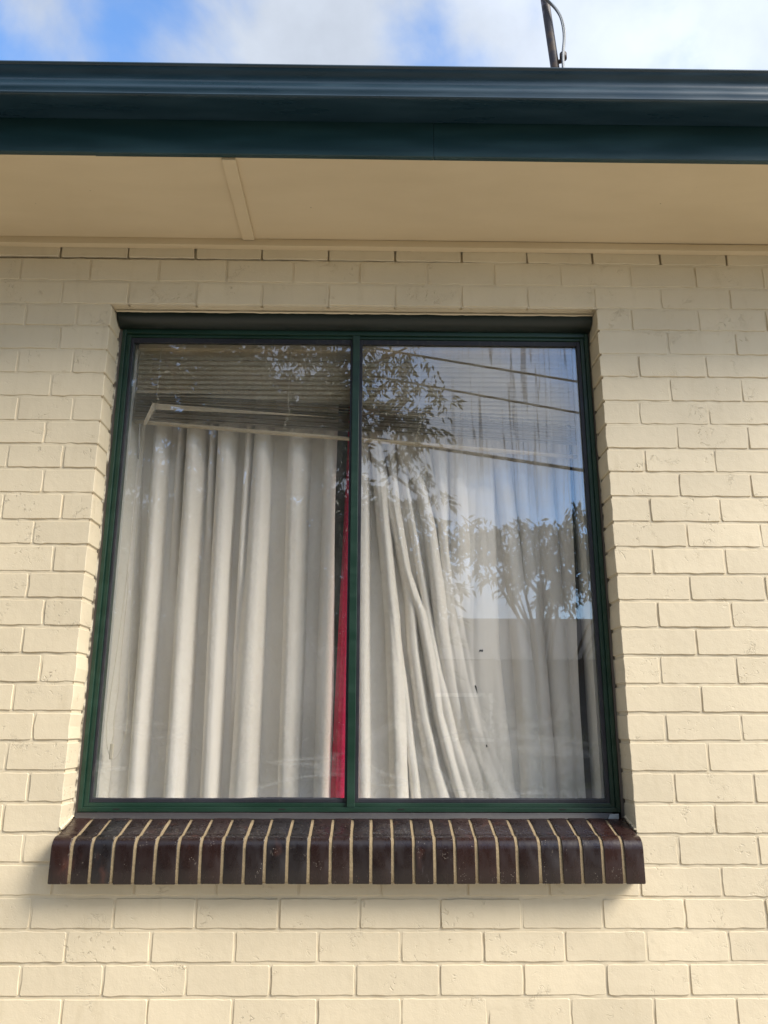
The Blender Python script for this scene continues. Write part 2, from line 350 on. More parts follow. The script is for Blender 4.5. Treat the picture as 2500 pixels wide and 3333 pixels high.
tree("tree", "wide spreading tree added out of view past the left end of the wall, to shade the window opening", "tree", (-6.2, -4.2, GZ), (-6.0, -4.0, 2.6), .22,  # unseen tree, added to cut sky light on the right reveal and curtain folds
     [(-5.6, -3.6, 2.6, 1.7, 1.7, 1.8, 300), (-7.6, -4.6, 2.2, 1.8, 1.6, 1.8, 260), (-5.6, -4.4, .2, 1.6, 1.5, 1.3, 240), (-7.2, -3.4, -.4, 1.6, 1.3, 1.3, 180)], 33, .22)

# overhead wires and their two poles in the street
m_wire, _, _ = mat("black_cable", (.02, .02, .02), .6)
P1, P2 = Vector((-9.0, -9.0)), Vector((10.5, -9.0))
pl = thing("utility_pole", "tall grey timber power pole beside the road, outside the frame beyond the tree", "utility pole", (P1.x, -9.12, GZ))
tube("pole", [(P1.x, -9.12, GZ), (P1.x, -9.12, 6.8)], .15, m_bark, pl, 10, .11); box("crossarm", (P1.x - .9, -9.2, 5.9), (P1.x + .9, -9.08, 6.02), m_bark, pl)
pl = thing("utility_pole", "shorter timber power pole beside the road where the wires drop down", "utility pole", (P2.x, -9.12, GZ))
tube("pole", [(P2.x, -9.12, GZ), (P2.x, -9.12, 3.4)], .13, m_bark, pl, 10, .10); box("crossarm", (P2.x - .5, -9.2, 2.9), (P2.x + .5, -9.08, 3.0), m_bark, pl)
for lab, (xa, za, xb, zb), rr in (("top overhead wire of the three mirrored in the sky of the wider pane", (1.8414, 4.2754, 4.1709, 3.8895), .020),
                              ("middle overhead wire of the three mirrored in the sky of the wider pane", (2.1827, 3.7121, 4.1732, 3.3514), .019),
                              ("lowest and thickest overhead wire mirrored across the wider pane", (2.3497, 2.6683, 4.1781, 2.3945), .030)):
    s = (zb - za) / (xb - xa)
    pts = [(x, -9.0, za + s * (x - xa) + .0028 * ((x - 3) ** 2) * (1 if x < 3 else -.3)) for x in [P1.x + i * (P2.x - P1.x) / 24 for i in range(25)]]
    tag(tube("power_line", pts, rr, m_wire), lab, "power line", "overhead wires in the street", 'thing')

# ------------------------------------------------------------------ brick wall
JZ = [(0.1829, 0.1752), (0.0902, 0.0849), (-0.0007, 0.0018), (-0.0869, -0.0865), (-0.1783, -0.1783), (-0.2672, -0.2647), (-0.3531, -0.3546), (-0.4425, -0.4394), (-0.5256, -0.5274), (-0.6110, -0.6106), (-0.6964, -0.6973), (-0.7884, -0.7837), (-0.8711, -0.8698), (-0.9616, -0.9596), (-1.0471, -1.0453), (-1.1354, -1.1331), (-1.2213, -1.2211), (-1.3110, -1.3109), (-1.3981, -1.3983), (-1.4858, -1.4827), (-1.5732, -1.5732), (-1.6639, -1.6641), (-1.7481, -1.7524), (-1.8318, -1.8398), (-1.9211, -1.9264), (-2.0104, -2.0125), (-2.0983, -2.0986), (-2.1845, -2.1857)]
while JZ[-1][0] > GZ + .02: JZ.append((JZ[-1][0] - .0874, JZ[-1][1] - .0874))
def jz(n, x):
    if n < 0: return .2875
    a, b_ = JZ[n]; s = (x + .268) / 2.462; return a + (b_ - a) * max(-.3, min(1.3, s))
PER = {0: [-0.200, 0.043, 0.284, 0.523, 0.762, 1.003, 1.244, 1.481, 1.720, 1.966, 2.208], 1: [-0.332, -0.086, 0.157, 0.399, 0.636, 0.875, 1.116, 1.360, 1.599, 1.850, 2.087, 2.332],
2: [-0.177, 0.057, 0.296, 0.529, 0.765, 1.002, 1.240, 1.476, 1.716, 1.955, 2.203], 3: [-0.296, -0.118, None, 1.842, 2.081, 2.324], 4: [-0.167, None, 1.965, 2.206], 5: [-0.302, -0.113, None, 1.854, 2.093],
6: [-0.178, None, 1.958, 2.206], 7: [-0.282, -0.095, None, 1.844, 2.083], 8: [-0.181, None, 1.966, 2.209], 9: [-0.295, -0.110, None, 1.848, 2.086], 10: [-0.168, None, 1.958, 2.200],
11: [-0.290, -0.095, None, 1.851, 2.086], 12: [-0.179, None, 1.966, 2.212], 13: [-0.106, None, 1.844, 2.085], 14: [-0.178, None, 1.960, 2.206], 15: [-0.116, None, 1.847, 2.086], 16: [-0.173, None, 1.962],
17: [-0.107, None, 1.840, 2.083], 18: [-0.182, None, 1.962], 19: [-0.108, None, 1.841, 2.080], 20: [-0.182, None, 1.965], 21: [-0.105, None, 1.854, 2.097], 22: [-.17, None, 1.967], 23: [-.10, None, 1.849, 2.089],
24: [-0.003, 0.236, 0.475, 0.716, 0.957, 1.214, 1.455, 1.726, 1.970], 25: [-0.059, 0.183, 0.419, 0.662, 0.896, 1.133, 1.371, 1.609, 1.851, 2.090], 26: [0.053, 0.296, 0.537, 0.777, 1.016, 1.256, 1.494, 1.731, 1.972],
27: [-0.068, 0.166, 0.403, 0.643, 0.886, 1.128, 1.369, 1.609, 1.849], 28: [0.058, 0.299, 0.539, 0.779, 1.018, 1.263, 1.502, 1.739, 1.977]}
for n in range(29, len(JZ)): PER[n] = list(PER[27 + (n % 2 == 0)])
X0, X1 = -1.15, 3.05
OPL = 0.0
def opr(z): return 1.7215 + (-z) / 1.75 * .006
def brick_geo(bm, xa, xb, n, deep=.012, jl=.0034, jr=.0034, jb=.0046, jt=.0042):
    """one brick face: wavering arris, rounded corners, body running back to the given depth"""
    ta, tb = jz(n - 1, xa) - jt, jz(n - 1, xb) - jt; ba, bb = jz(n, xa) + jb, jz(n, xb) + jb
    xa += jl * U(.8, 1.25); xb -= jr * U(.8, 1.25)
    L_ = xb - xa; k = max(3, int(L_ / .022)); out_ = []
    j = lambda s=.0008: random.gauss(0, s)
    for i in range(k + 1):
        s = i / k; x = xa + L_ * s; e = .0030 if i in (0, k) else 0
        x += e * (1 if i == 0 else -1 if i == k else 0); out_.append((x, ba + (bb - ba) * s + (j() if not e else 0)))
    out_.append((xb + j(.0005), bb + .003)); out_.append((xb + j(.0012), (bb + tb) / 2)); out_.append((xb + j(.0005), tb - .003))
    for i in range(k, -1, -1):
        s = i / k; x = xa + L_ * s; e = .0030 if i in (0, k) else 0
        x += e * (1 if i == 0 else -1 if i == k else 0); out_.append((x, ta + (tb - ta) * s + (j() if not e else 0)))
    out_.append((xa + j(.0005), ta - .003)); out_.append((xa + j(.0012), (ba + ta) / 2)); out_.append((xa + j(.0005), ba + .003))
    cx, cz = (xa + xb) / 2, (ta + ba) / 2; y0 = random.gauss(0, .0006); tx, tz = random.gauss(0, .004), random.gauss(.014, .009)
    yf = lambda x, z: y0 + tx * (x - cx) + tz * (z - cz)
    r0 = [bm.verts.new((x, deep, z)) for x, z in out_]
    r1 = [bm.verts.new((x, yf(x, z) + .0015, z)) for x, z in out_]
    def inset(x, z, d): return cx + (x - cx) * (1 - d / (L_ / 2)), cz + (z - cz) * (1 - d / ((ta - ba) / 2))
    r2 = []
    for x, z in out_:
        xx, zz = inset(x, z, .0014); r2.append(bm.verts.new((xx, yf(xx, zz), zz)))
    m_ = len(out_)
    for A, B in ((r0, r1), (r1, r2)):
        for i in range(m_): bm.faces.new((A[i], A[(i + 1) % m_], B[(i + 1) % m_], B[i]))
    bm.faces.new(r2)
wall = thing("brick_wall", "cream painted brick house wall around the green framed window", "wall", (.95, 0, GZ))
rest = bmesh.new(); nb = 0
for n in range(0, len(JZ)):
    per = PER[n]; hole = None in per
    if hole:
        i = per.index(None); lp, rp = per[:i], per[i + 1:]
        zc = (jz(n - 1, 0) + jz(n, 0)) / 2
        runs_ = [[*lp, OPL + .0055], [opr(zc) - .0055, *rp]]
    else: runs_ = [list(per)]
    while runs_[0][0] > X0 + .02: runs_[0].insert(0, max(X0, runs_[0][0] - .240))
    while runs_[-1][-1] < X1 - .02: runs_[-1].append(min(X1, runs_[-1][-1] + .240))
    for ri, run in enumerate(runs_):
        for q, (a, b_) in enumerate(zip(run, run[1:])):
            if b_ - a < .04: continue
            deep = .012
            if (hole and ((ri == 0 and q == len(run) - 2) or (ri == 1 and q == 0))) or (n == 2 and b_ > -.05 and a < 1.78) : deep = .108
            zt = jz(n - 1, a)
            if b_ < -.44 or a > 2.42 or n > 29:
                brick_geo(rest, a, b_, n); continue
            bm = bmesh.new(); brick_geo(bm, a, b_, n, deep, jb=.003 if n == 2 else .0050); o = obj("brick", bm, m_paint, wall); nb += 1
tag(obj("brick", rest, m_paint, wall), kind='stuff')
# mortar bedding, set back behind the faces, with slightly lumpy bead
def mortar_sheet(name, xa, xb, za, zb, y=.0029, step=.012):
    nx, nz_ = max(1, int((xb - xa) / step)), max(1, int((zb - za) / step)); V, F = [], []
    for i in range(nx + 1):
        for k in range(nz_ + 1):
            x, z = xa + (xb - xa) * i / nx, za + (zb - za) * k / nz_
            V.append((x, y + .0022 * noise.noise(Vector((x * 26, z * 26, 3.0))) , z))
    for i in range(nx):
        for k in range(nz_):
            a = i * (nz_ + 1) + k; F.append((a, a + nz_ + 1, a + nz_ + 2, a + 1))
    return V, F
parts = [mortar_sheet('', X0, 0 - .004, -1.752, .0), mortar_sheet('', 1.7275, X1, -1.752, .0), mortar_sheet('', X0, X1, .0, .181), mortar_sheet('', X0, X1, .181, .30, .014), mortar_sheet('', X0, X1, GZ, -1.752)]
V, F = [], []
for v_, f_ in parts:
    o_ = len(V); V += v_; F += [tuple(i + o_ for i in f) for f in f_]
obj("mortar", (V, [], F), m_mortar, wall, True)
bm = bmesh.new()
add_box(bm, (X0, .012, -1.80), (-.003, .106, .0)); add_box(bm, (1.7285, .012, -1.80), (X1, .106, .0)); add_box(bm, (X0, .026, .004), (X1, .106, .30)); add_box(bm, (X0, .012, GZ), (X1, .106, -1.80))
obj("wall_core", bm, m_mortar, wall)
# inner leaf of the wall and dim room behind, so that light only enters through the glass
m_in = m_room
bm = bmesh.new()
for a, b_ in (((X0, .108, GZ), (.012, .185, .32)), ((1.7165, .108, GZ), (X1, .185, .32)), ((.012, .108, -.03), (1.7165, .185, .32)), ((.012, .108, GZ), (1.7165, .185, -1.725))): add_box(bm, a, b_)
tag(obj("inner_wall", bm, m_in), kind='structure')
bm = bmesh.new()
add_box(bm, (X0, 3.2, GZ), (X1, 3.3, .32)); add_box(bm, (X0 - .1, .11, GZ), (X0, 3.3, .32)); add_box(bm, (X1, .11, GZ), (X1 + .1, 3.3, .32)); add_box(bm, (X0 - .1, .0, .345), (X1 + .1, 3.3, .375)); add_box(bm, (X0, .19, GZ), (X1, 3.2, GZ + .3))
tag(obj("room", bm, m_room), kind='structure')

# ragged sealant and dark gap round the frame
for sgn, xa, xb in ((-1, .0005, .0152), (1, 1.7118, 1.7235)):
    box("gap", (min(xa, xb), .112, -1.712), (max(xa, xb), .118, .0), m_dark, wall)
    bm = bmesh.new(); n = 150; A, B = [], []
    for i in range(n + 1):
        z = -1.715 + i * 1.70 / n; xo = (0.0 if sgn < 0 else opr(z))
        wv = .0052 + .0045 * noise.noise(Vector((z * 9, sgn * 5, 0))) + random.gauss(0, .0004) - (.0038 if sgn > 0 else 0)
        A.append(bm.verts.new((xo + .001 * sgn, .099, z))); B.append(bm.verts.new((xo - sgn * max(.0012, wv), .1045, z)))
    Cc = [bm.verts.new((v.co.x, .112, v.co.z)) for v in B]
    for i in range(n):
        bm.faces.new((A[i], A[i + 1], B[i + 1], B[i])); bm.faces.new((B[i], B[i + 1], Cc[i + 1], Cc[i]))
    obj("sealant", bm, m_seal, wall)
bm = bmesh.new(); n = 120; A, B = [], []
for i in range(n + 1):
    x = .004 + i * 1.714 / n; wv = .046 + .004 * noise.noise(Vector((x * 12, 2, 0))) + random.gauss(0, .0009)
    A.append(bm.verts.new((x, .040, -.0022))); B.append(bm.verts.new((x, wv, -.0052)))
for i in range(n): bm.faces.new((A[i], A[i + 1], B[i + 1], B[i]))
obj("sealant", bm, m_mortar, wall)

# ------------------------------------------------------------------ sill of dark glazed bricks
sill = thing("window_sill", "row of dark plum glazed bricks on edge forming the sill under the window", "window sill", (.86, 0, -1.875))
SE = [154, 226, 292, 363, 433, 501, 575, 648, 720, 791, 859, 932, 1002, 1074, 1142, 1207, 1279, 1348, 1417, 1484, 1555, 1625, 1689, 1764, 1834, 1902, 1972, 2040, 2113]
s0, s1 = .0098, 1.7170
xs = [s0 + (u - SE[0]) / (SE[-1] - 12 - SE[0]) * (s1 - s0) for u in SE]
def sprof(dz, dy):
    pr = [(.094, -1.7145), (.05, -1.7265), (0.0, -1.7405), (-.018, -1.7460)]
    cx, cz, r = -.040, -1.7834, .0350
    for k in range(0, 8):
        a = math.radians(74 + (180 - 74) * k / 7); pr.append((cx + math.cos(a) * r, cz + math.sin(a) * r))
    pr += [(-.0752, -1.83), (-.075, -1.872), (-.0725, -1.8750), (.0, -1.8752), (.094, -1.8752)]
    return [(y + dy, z + dz) for y, z in pr]
for i in range(28):
    a, b_ = xs[i], xs[i + 1] - .0090
    bm = bmesh.new(); dz, dy = random.gauss(0, .0007), random.gauss(0, .0009); rows = []; pr = sprof(dz, dy)
    cxm, k_ = (a + b_) / 2, (b_ - a)
    for s, ins in ((0, .0016), (.03, 0), (.5, 0), (.97, 0), (1, .0016)):
        row = []
        for q, (y, z) in enumerate(pr):
            wob = .0007 * noise.noise(Vector((i * 3.1 + s * 7, y * 30, z * 30)))
            if ins and q < 15:   # chamfered arris
                yc, zc = .0, -1.80; d = Vector((y - yc, z - zc)).normalized() * ins; y, z = y - d.x, z - d.y
            row.append(bm.verts.new((a + k_ * s + wob, y, z)))
        rows.append(row)
    for A, B in zip(rows, rows[1:]):
        for q in range(len(pr)): bm.faces.new((A[q], A[(q + 1) % len(pr)], B[(q + 1) % len(pr)], B[q]))
    bm.faces.new(rows[0]); bm.faces.new(rows[-1])
    o = obj("sill_brick", bm, m_sill, sill, True)
    md = o.modifiers.new("edges", 'EDGE_SPLIT'); md.split_angle = math.radians(40)
for i in range(27):
    a, b_ = xs[i + 1] - .0100, xs[i + 1] + .001; bm = bmesh.new(); rows = []
    for s in (0, .5, 1):
        row = []
        for q, (y, z) in enumerate(sprof(0, 0)):
            yc, zc = .0, -1.80; v = Vector((y - yc, z - zc)); ln = .0034 + .0018 * noise.noise(Vector((i * 5.7, y * 60, z * 60 + s))); d = v.normalized() * ln
            if y > .09: d = Vector((0, ln))
            row.append(bm.verts.new((a + (b_ - a) * s, y - d.x, z - d.y)))
        rows.append(row)
    for A, B in zip(rows, rows[1:]):
        for q in range(len(row)): bm.faces.new((A[q], A[(q + 1) % len(row)], B[(q + 1) % len(row)], B[q]))
    obj("mortar_joint", bm, m_sand, sill, True)
# ragged render patches where sill meets the reveals
for sx_, s in ((.003, 1), (1.7255, -1)):
    bm = bmesh.new(); n = 22; A, B = [], []
    for i in range(n + 1):
        q = i / n; y = -.004 + q * .104; z = -1.7375 + .0265 * q
        A.append(bm.verts.new((sx_ - s * .001, y, z + .004 + random.gauss(0, .002)))); B.append(bm.verts.new((sx_ + s * (.006 + random.gauss(0, .0022)), y, z + .0015)))
    for i in range(n): bm.faces.new((A[i], A[i + 1], B[i + 1], B[i]))
    obj("render_patch", bm, m_mortar, sill)

# ------------------------------------------------------------------ eaves: soffit boards, cover strip, cornice, fascia
eav = thing("eaves", "tan painted boarded eaves overhanging the wall above the window", "eaves", (.95, -.2, .25))
box("soffit_board", (X0, -.451, .2525), (.4740, .03, .2585), m_board, eav)
box("soffit_board", (.4770, -.451, .2525), (X1, .03, .2585), m_board, eav)
box("cover_strip", (.4560, -.449, .2440), (.4985, -.0290, .2523), m_board, eav, .0006)
sweep_x("cornice_strip", [(-.0012, .2240), (-.020, .2240), (-.0245, .2262), (-.0262, .2500), (-.0250, .2523), (-.0012, .2523)], X0, X1, m_board, eav, .1,
        dz=lambda x: .0022 - .0016 * (x - X0) + .0012 * noise.noise(Vector((x * 2.2, 0, 0))), dy=lambda x: .0010 * noise.noise(Vector((x * 1.6, 5, 0))))
fz = lambda x: .0015 * noise.noise(Vector((x * .9, 1, 0)))
fprof = [(-.4512, .2500), (-.4660, .2495), (-.4680, .2515), (-.4672, .2560), (-.4668, .385), (-.4512, .385)]
for a, b_, lift in ((X0, .0735, .0018), (.0720, 1.1083, -.0008), (1.1092, X1, .0003)):
    sweep_x("fascia_board", [(y - (.0012 if lift == -.0008 else 0), z + lift) for y, z in fprof], a, b_, m_fascia, eav, .2, dz=fz)
gut = thing("gutter", "dark teal steel gutter with a rolled lip along the roof edge", "gutter", (.95, -.52, .37))
gp = [(-.4700, .3700), (-.5600, .3660), (-.5725, .3640), (-.5775, .3648), (-.5800, .3680), (-.5790, .3712), (-.5752, .3735), (-.5748, .3780), (-.5775, .3860), (-.5790, .3920), (-.5785, .3965),
      (-.5755, .4060), (-.5715, .4160), (-.5698, .4230), (-.5700, .4280), (-.5722, .4370), (-.5765, .4480), (-.5815, .4560), (-.5852, .4640), (-.5872, .4715), (-.5905, .4735), (-.5925, .4775), (-.5918, .4830), (-.5885, .4855), (-.5850, .4845),
      (-.5840, .4800), (-.5825, .4720), (-.5780, .4600), (-.5650, .4350), (-.5700, .3950), (-.5600, .3690), (-.4720, .3730), (-.4700, .4800), (-.4690, .4800)]
gp = [(y, z if z < .43 else .43 + (z - .43) * .70) for y, z in gp]
sweep_x("gutter_channel", gp, X0, X1, m_gutter, gut, .08, dz=lambda x: .0015 * x + .0012 * noise.noise(Vector((x * .8, 9, 0))), dy=lambda x: .0025 * noise.noise(Vector((x * .7, 3, 0))))
# roof behind the gutter, hidden from below but closing the house
m_roof, _, _ = mat("terracotta_roof", (.22, .10, .06), .8)
bm = bmesh.new()
vv = [bm.verts.new(p_) for p_ in ((X0, -.50, .455), (X1, -.50, .455), (X1, 3.4, 1.75), (X0, 3.4, 1.75), (X0, -.50, .43), (X1, -.50, .43), (X1, 3.4, 1.72), (X0, 3.4, 1.72))]
for f in ((0, 1, 2, 3), (7, 6, 5, 4), (0, 4, 5, 1), (1, 5, 6, 2), (2, 6, 7, 3), (3, 7, 4, 0)): bm.faces.new([vv[i] for i in f])
tag(obj("roof", bm, m_roof), kind='structure')

# ------------------------------------------------------------------ service mast and cable above the roof
m_mast, t, b = mat("rusty_painted_pipe", (.10, .075, .07), .55)
c = mixc(t, maprange(t, noise_(t, pos(t), 14, 5), .45, .62), (.028, .022, .026), (.075, .048, .03)); c = mixc(t, maprange(t, noise_(t, pos(t), 11, 2), .62, .70), c, (.16, .14, .17)); L(t, c, b.inputs['Base Color'])
m_cable, _, _ = mat("grey_cable", (.13, .15, .17), .4)
mast = thing("service_mast", "thin leaning rusty service pipe standing above the gutter", "mast", (2.07, 1.5, 1.1))
mdir = lambda z: (2.0395 - .0700 * (z - 2.49), 1.5, z)
tube("pipe", [mdir(1.05), mdir(2.2), mdir(3.3), mdir(3.7)], .0275, m_mast, mast, 14)
tube("clamp", [mdir(2.53), tuple(a + b_ for a, b_ in zip(mdir(2.535), (.053, -.012, 0)))], .013, m_mast, mast, 8)
bm = bmesh.new(); add_tube(bm, [(2.090, 1.485, 2.545), (2.091, 1.485, 2.585)], .022, 12); obj("insulator", bm, m_mast, mast, True)
ca = [(2.081, 1.47, 1.2), (2.081, 1.47, 2.45), (2.084, 1.468, 2.565), (2.098, 1.465, 2.66), (2.103, 1.46, 2.74), (2.088, 1.455, 2.83), (2.052, 1.45, 2.90), (2.000, 1.447, 2.958), (1.945, 1.445, 2.992), (1.87, 1.44, 3.018), (1.75, 1.42, 3.04), (1.0, 1.1, 3.12), (-1.2, -.6, 3.35)]
def smooth_pts(p, it=2):
    p = [Vector(x) for x in p]
    for _ in range(it):
        q = [p[0]]
        for a, b_ in zip(p, p[1:]): q += [a.lerp(b_, .25), a.lerp(b_, .75)]
        p = q + [p[-1]]
    return p
tag(tube("service_cable", smooth_pts(ca), .0095, m_cable, None, 8), "grey service cable bowing out beside the leaning pipe above the gutter", "cable", None, 'thing')
cb = [(x - .012 if i > 3 else x - .006, y - .012, z + (.012 if i > 6 else 0)) for i, (x, y, z) in enumerate(ca)]
tag(tube("service_cable", smooth_pts(cb), .0055, m_cable, None, 6), "thinner dark cable running inside the bow of the grey service cable", "cable", None, 'thing')

# ------------------------------------------------------------------ window
win = thing("window", "dark green framed two-pane window set in the cream brick wall", "window", (.86, .11, -1.70))
def ring(name, x0, x1, z0, z1, wl, wr, wb, wt, ya, yb, m, bev=.0012):
    """rectangular frame of four mitre-less members, butted"""
    bm = bmesh.new()
    add_box(bm, (x0, ya, z0), (x0 + wl, yb, z1), bev); add_box(bm, (x1 - wr, ya, z0), (x1, yb, z1), bev)
    add_box(bm, (x0 + wl + .0002, ya + .0004, z0), (x1 - wr - .0002, yb, z0 + wb), bev); add_box(bm, (x0 + wl + .0002, ya + .0004, z1 - wt), (x1 - wr - .0002, yb, z1), bev)
    return obj(name, bm, m, win)
ring("outer_frame", .0147, 1.7125, -1.6985, -.044, .0135, .0130, .0135, .0165, .100, .180, m_green)
ring("inner_frame", .0284, 1.6993, -1.6848, -.0607, .0150, .0135, .0125, .0100, .109, .178, m_green)
box("mullion", (.8518, .1005, -1.6846), (.8768, .176, -.0609), m_green, win, .0014)
# gasket beads
def bead(name, x0, x1, z0, z1, wl, wr, wb, wt):
    bm = bmesh.new(); ya, yb = .1145, .1235
    for k, (a, b_) in enumerate((((x0, z0), (x0 + wl, z1)), ((x1 - wr, z0), (x1, z1)), ((x0 + wl, z0), (x1 - wr, z0 + wb)), ((x0 + wl, z1 - wt), (x1 - wr, z1)))):
        add_box(bm, (a[0] + .0001, ya + .0003 * k, a[1] + .0001), (b_[0] - .0001, yb, b_[1] - .0001), .001)
    return obj(name, bm, m_rubber, win)
bead("gasket", .0434, .8518, -1.6723, -.0707, .0095, .0085, .0115, .0190)
bead("gasket", .8768, 1.6858, -1.6723, -.0707, .0110, .0135, .0115, .0190)
# dark notches where the frame members meet at the corners
for cx_, cz_, sx_, sz_ in ((.0147, -1.6985, 1, 1), (1.7125, -1.6985, -1, 1)):
    bm = bmesh.new(); vv = [bm.verts.new(p_) for p_ in ((cx_ + sx_ * .0005, .0996, cz_ + sz_ * .0010), (cx_ + sx_ * .0135, .0996, cz_ + sz_ * .0137), (cx_ + sx_ * .0135, .0996, cz_ + sz_ * .0130), (cx_ + sx_ * .0010, .0996, cz_ + sz_ * .0004))]
    f = bm.faces.new(vv); q_ = bmesh.ops.extrude_face_region(bm, geom=[f]); bmesh.ops.translate(bm, verts=[v for v in q_['geom'] if isinstance(v, bmesh.types.BMVert)], vec=(0, .0008, 0))
    obj("mitre_line", bm, m_dark, win)
# ragged putty smears along the bottom of the glass
for xa, xb in ((.0529, .8433), (.8878, 1.6723)):
    bm = bmesh.new(); n = 110; A, B = [], []
    for i in range(n + 1):
        x = xa + (xb - xa) * i / n; A.append(bm.verts.new((x, .1205, -1.6612))); B.append(bm.verts.new((x, .1236, -1.6590 + max(0, .004 * noise.noise(Vector((x * 9, xa * 7, 0)))) + random.gauss(0, .0003))))
    for i in range(n): bm.faces.new((A[i], A[i + 1], B[i + 1], B[i]))
    obj("putty", bm, m_rubber, win)
box("pane", (.048, .1240, -1.667), (.8475, .1275, -.083), m_glass, win)
box("pane", (.8810, .1240, -1.667), (1.6790, .1275, -.083), m_glass, win)
for xa in (.125, .640, 1.012, 1.520):
    box("weep_slot", (xa, .0994, -1.6915), (xa + .020, .1002, -1.6885), m_dark, win)
# head flashing folded from under the lintel down to the frame
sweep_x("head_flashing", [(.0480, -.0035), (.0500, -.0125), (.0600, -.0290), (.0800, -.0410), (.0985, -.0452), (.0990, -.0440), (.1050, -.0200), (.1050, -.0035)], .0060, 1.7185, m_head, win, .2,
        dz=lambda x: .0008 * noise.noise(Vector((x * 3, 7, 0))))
sweep_x("sill_flashing", [(.1050, -1.7000), (.0955, -1.7002), (.0935, -1.7060), (.0900, -1.7135), (.0870, -1.7170), (.0885, -1.7180), (.0950, -1.7150), (.1050, -1.7150)], .012, 1.685, m_flash, win, .03,
        dz=lambda x: .0006 * noise.noise(Vector((x * 9, 7, 0))) , dy=lambda x: .0008 * noise.noise(Vector((x * 7, 1, 0))))
bm = bmesh.new(); vv = [bm.verts.new(p_) for p_ in ((1.668, .0860, -1.7165), (1.7005, .0845, -1.7215), (1.7025, .0900, -1.7015), (1.676, .0915, -1.7035))]
f = bm.faces.new(vv); r = bmesh.ops.extrude_face_region(bm, geom=[f]); bmesh.ops.translate(bm, verts=[v for v in r['geom'] if isinstance(v, bmesh.types.BMVert)], vec=(0, .003, 0))
obj("flashing_end", bm, m_clip, win)
# inner timber jambs and sill board
for a, b_ in (((.020, .182, -1.70), (.050, .30, -.05)), ((1.6770, .182, -1.70), (1.707, .30, -.05))): box("jamb", a, b_, m_timber, win, .001)
box("inner_sill", (.0505, .182, -1.715), (1.6765, .36, -1.690), m_timber, win, .001); box("inner_head", (.0505, .182, -.062), (1.6765, .30, -.040), m_timber, win, .001)

# ------------------------------------------------------------------ curtains
def poly(pts, z):
    if z >= pts[0][1]: (x0, z0), (x1, z1) = pts[0], pts[1]
    elif z <= pts[-1][1]: (x0, z0), (x1, z1) = pts[-2], pts[-1]
    else:
        for (x0, z0), (x1, z1) in zip(pts, pts[1:]):
            if z0 >= z >= z1: break
    s = (z - z0) / (z1 - z0); return x0 + (x1 - x0) * s
def curtain(name, label, m, x0f, x1f, folds, yb, seed, ztop=-.07, zbot=-1.98, nx=520, nz_=200, parent=None):
    V, F = [], []
    for k in range(nz_ + 1):
        z = ztop + (zbot - ztop) * k / nz_; x0, x1 = x0f(z), x1f(z); cs = []
        for pts, wd, am, sk in folds:
            cz = max(min(z, -.25), -1.75); wv = wd if not isinstance(wd, tuple) else wd[0] + (wd[1] - wd[0]) * min(1, max(0, (-.44 - z) / 1.22))
            a_ = am
            if isinstance(am, tuple):   # (amp, z_fade_start, z_fade_end)
                a_ = am[0] * min(1, max(0, (z - am[2]) / (am[1] - am[2])))
            cs.append((poly(pts, cz) + .0025 * noise.noise(Vector((z * 2.2, seed, pts[0][0] * 9))), wv, a_, sk))
        for i in range(nx + 1):
            x = x0 + (x1 - x0) * i / nx; h = 0.0; acc = 0.0
            for c_, wv, a_, sk in cs:
                t_ = (x - c_) / (wv * (.76 if seed != 5.0 else .96)); t_ += sk * (1 - t_ * t_) if abs(t_) < 1 else 0
                if abs(t_) < 1.0:
                    hh = a_ * (1.45 if seed != 5.0 else 1.15) * (1 - abs(t_) ** 2.6) ** .65; acc += hh ** 3
            h = min(.108, acc ** (1 / 3)) if acc > 0 else 0
            if seed == 5.0: h += .013 * max(0, min(1, (-1.30 - z) * 3.5)) * noise.noise(Vector(((x + z * .55) * 13, (z - x * .3) * 5, 3.3))) * (1 if x < 1.45 else .3)
            h += .0036 * noise.noise(Vector((x * 16, z * 1.1, seed))) + .0012 * noise.noise(Vector((x * 46, z * 2.6, seed + 4))) + .0008 * noise.noise(Vector((x * 30, z * 22, seed + 9))) + .0016 * abs(noise.noise(Vector((x * 24 + z * 3, z * 7, seed + 13))))
            V.append((x, yb - h, z))
    for k in range(nz_):
        for i in range(nx):
            a = k * (nx + 1) + i; F.append((a, a + 1, a + nx + 2, a + nx + 1))
    o = obj(name, (V, [], F), m, None, True)
    md = o.modifiers.new("thickness", 'SOLIDIFY'); md.thickness = .0012; md.offset = 1
    tag(o, label, "curtain", None, 'thing'); return o
lf = [([(.0188, -.4455), (.0781, -1.6589)], .060, .022, 0), ([(.1355, -.4446), (.1425, -1.6588)], .042, .058, 0), ([(.2656, -.4436), (.2717, -1.6587)], .050, .068, .1),
      ([(.3826, -.4427), (.3851, -1.6586)], (.052, .044), .062, 0), ([(.5142, -.4416), (.4986, -1.6585)], (.050, .066), .066, -.1), ([(.6516, -.4406), (.6502, -1.6584)], (.058, .050), .066, .1),
      ([(.7691, -.4396), (.7601, -1.6583)], .036, .050, 0), ([(.463, -.44), (.452, -1.66)], .022, (.048, -.9, -1.5), 0), ([(.205, -.44), (.205, -1.66)], .020, (.03, -.5, -1.0), 0), ([(.325, -.44), (.325, -1.66)], .018, (.03, -.5, -.9), 0)]
curtain("curtain", "off-white curtain hanging in even vertical folds behind the narrower pane", m_white_cloth, lambda z: .010 + .0 * z, lambda z: .792 - .006 * noise.noise(Vector((z * 2, 0, 0))), lf, .315, 1.0)
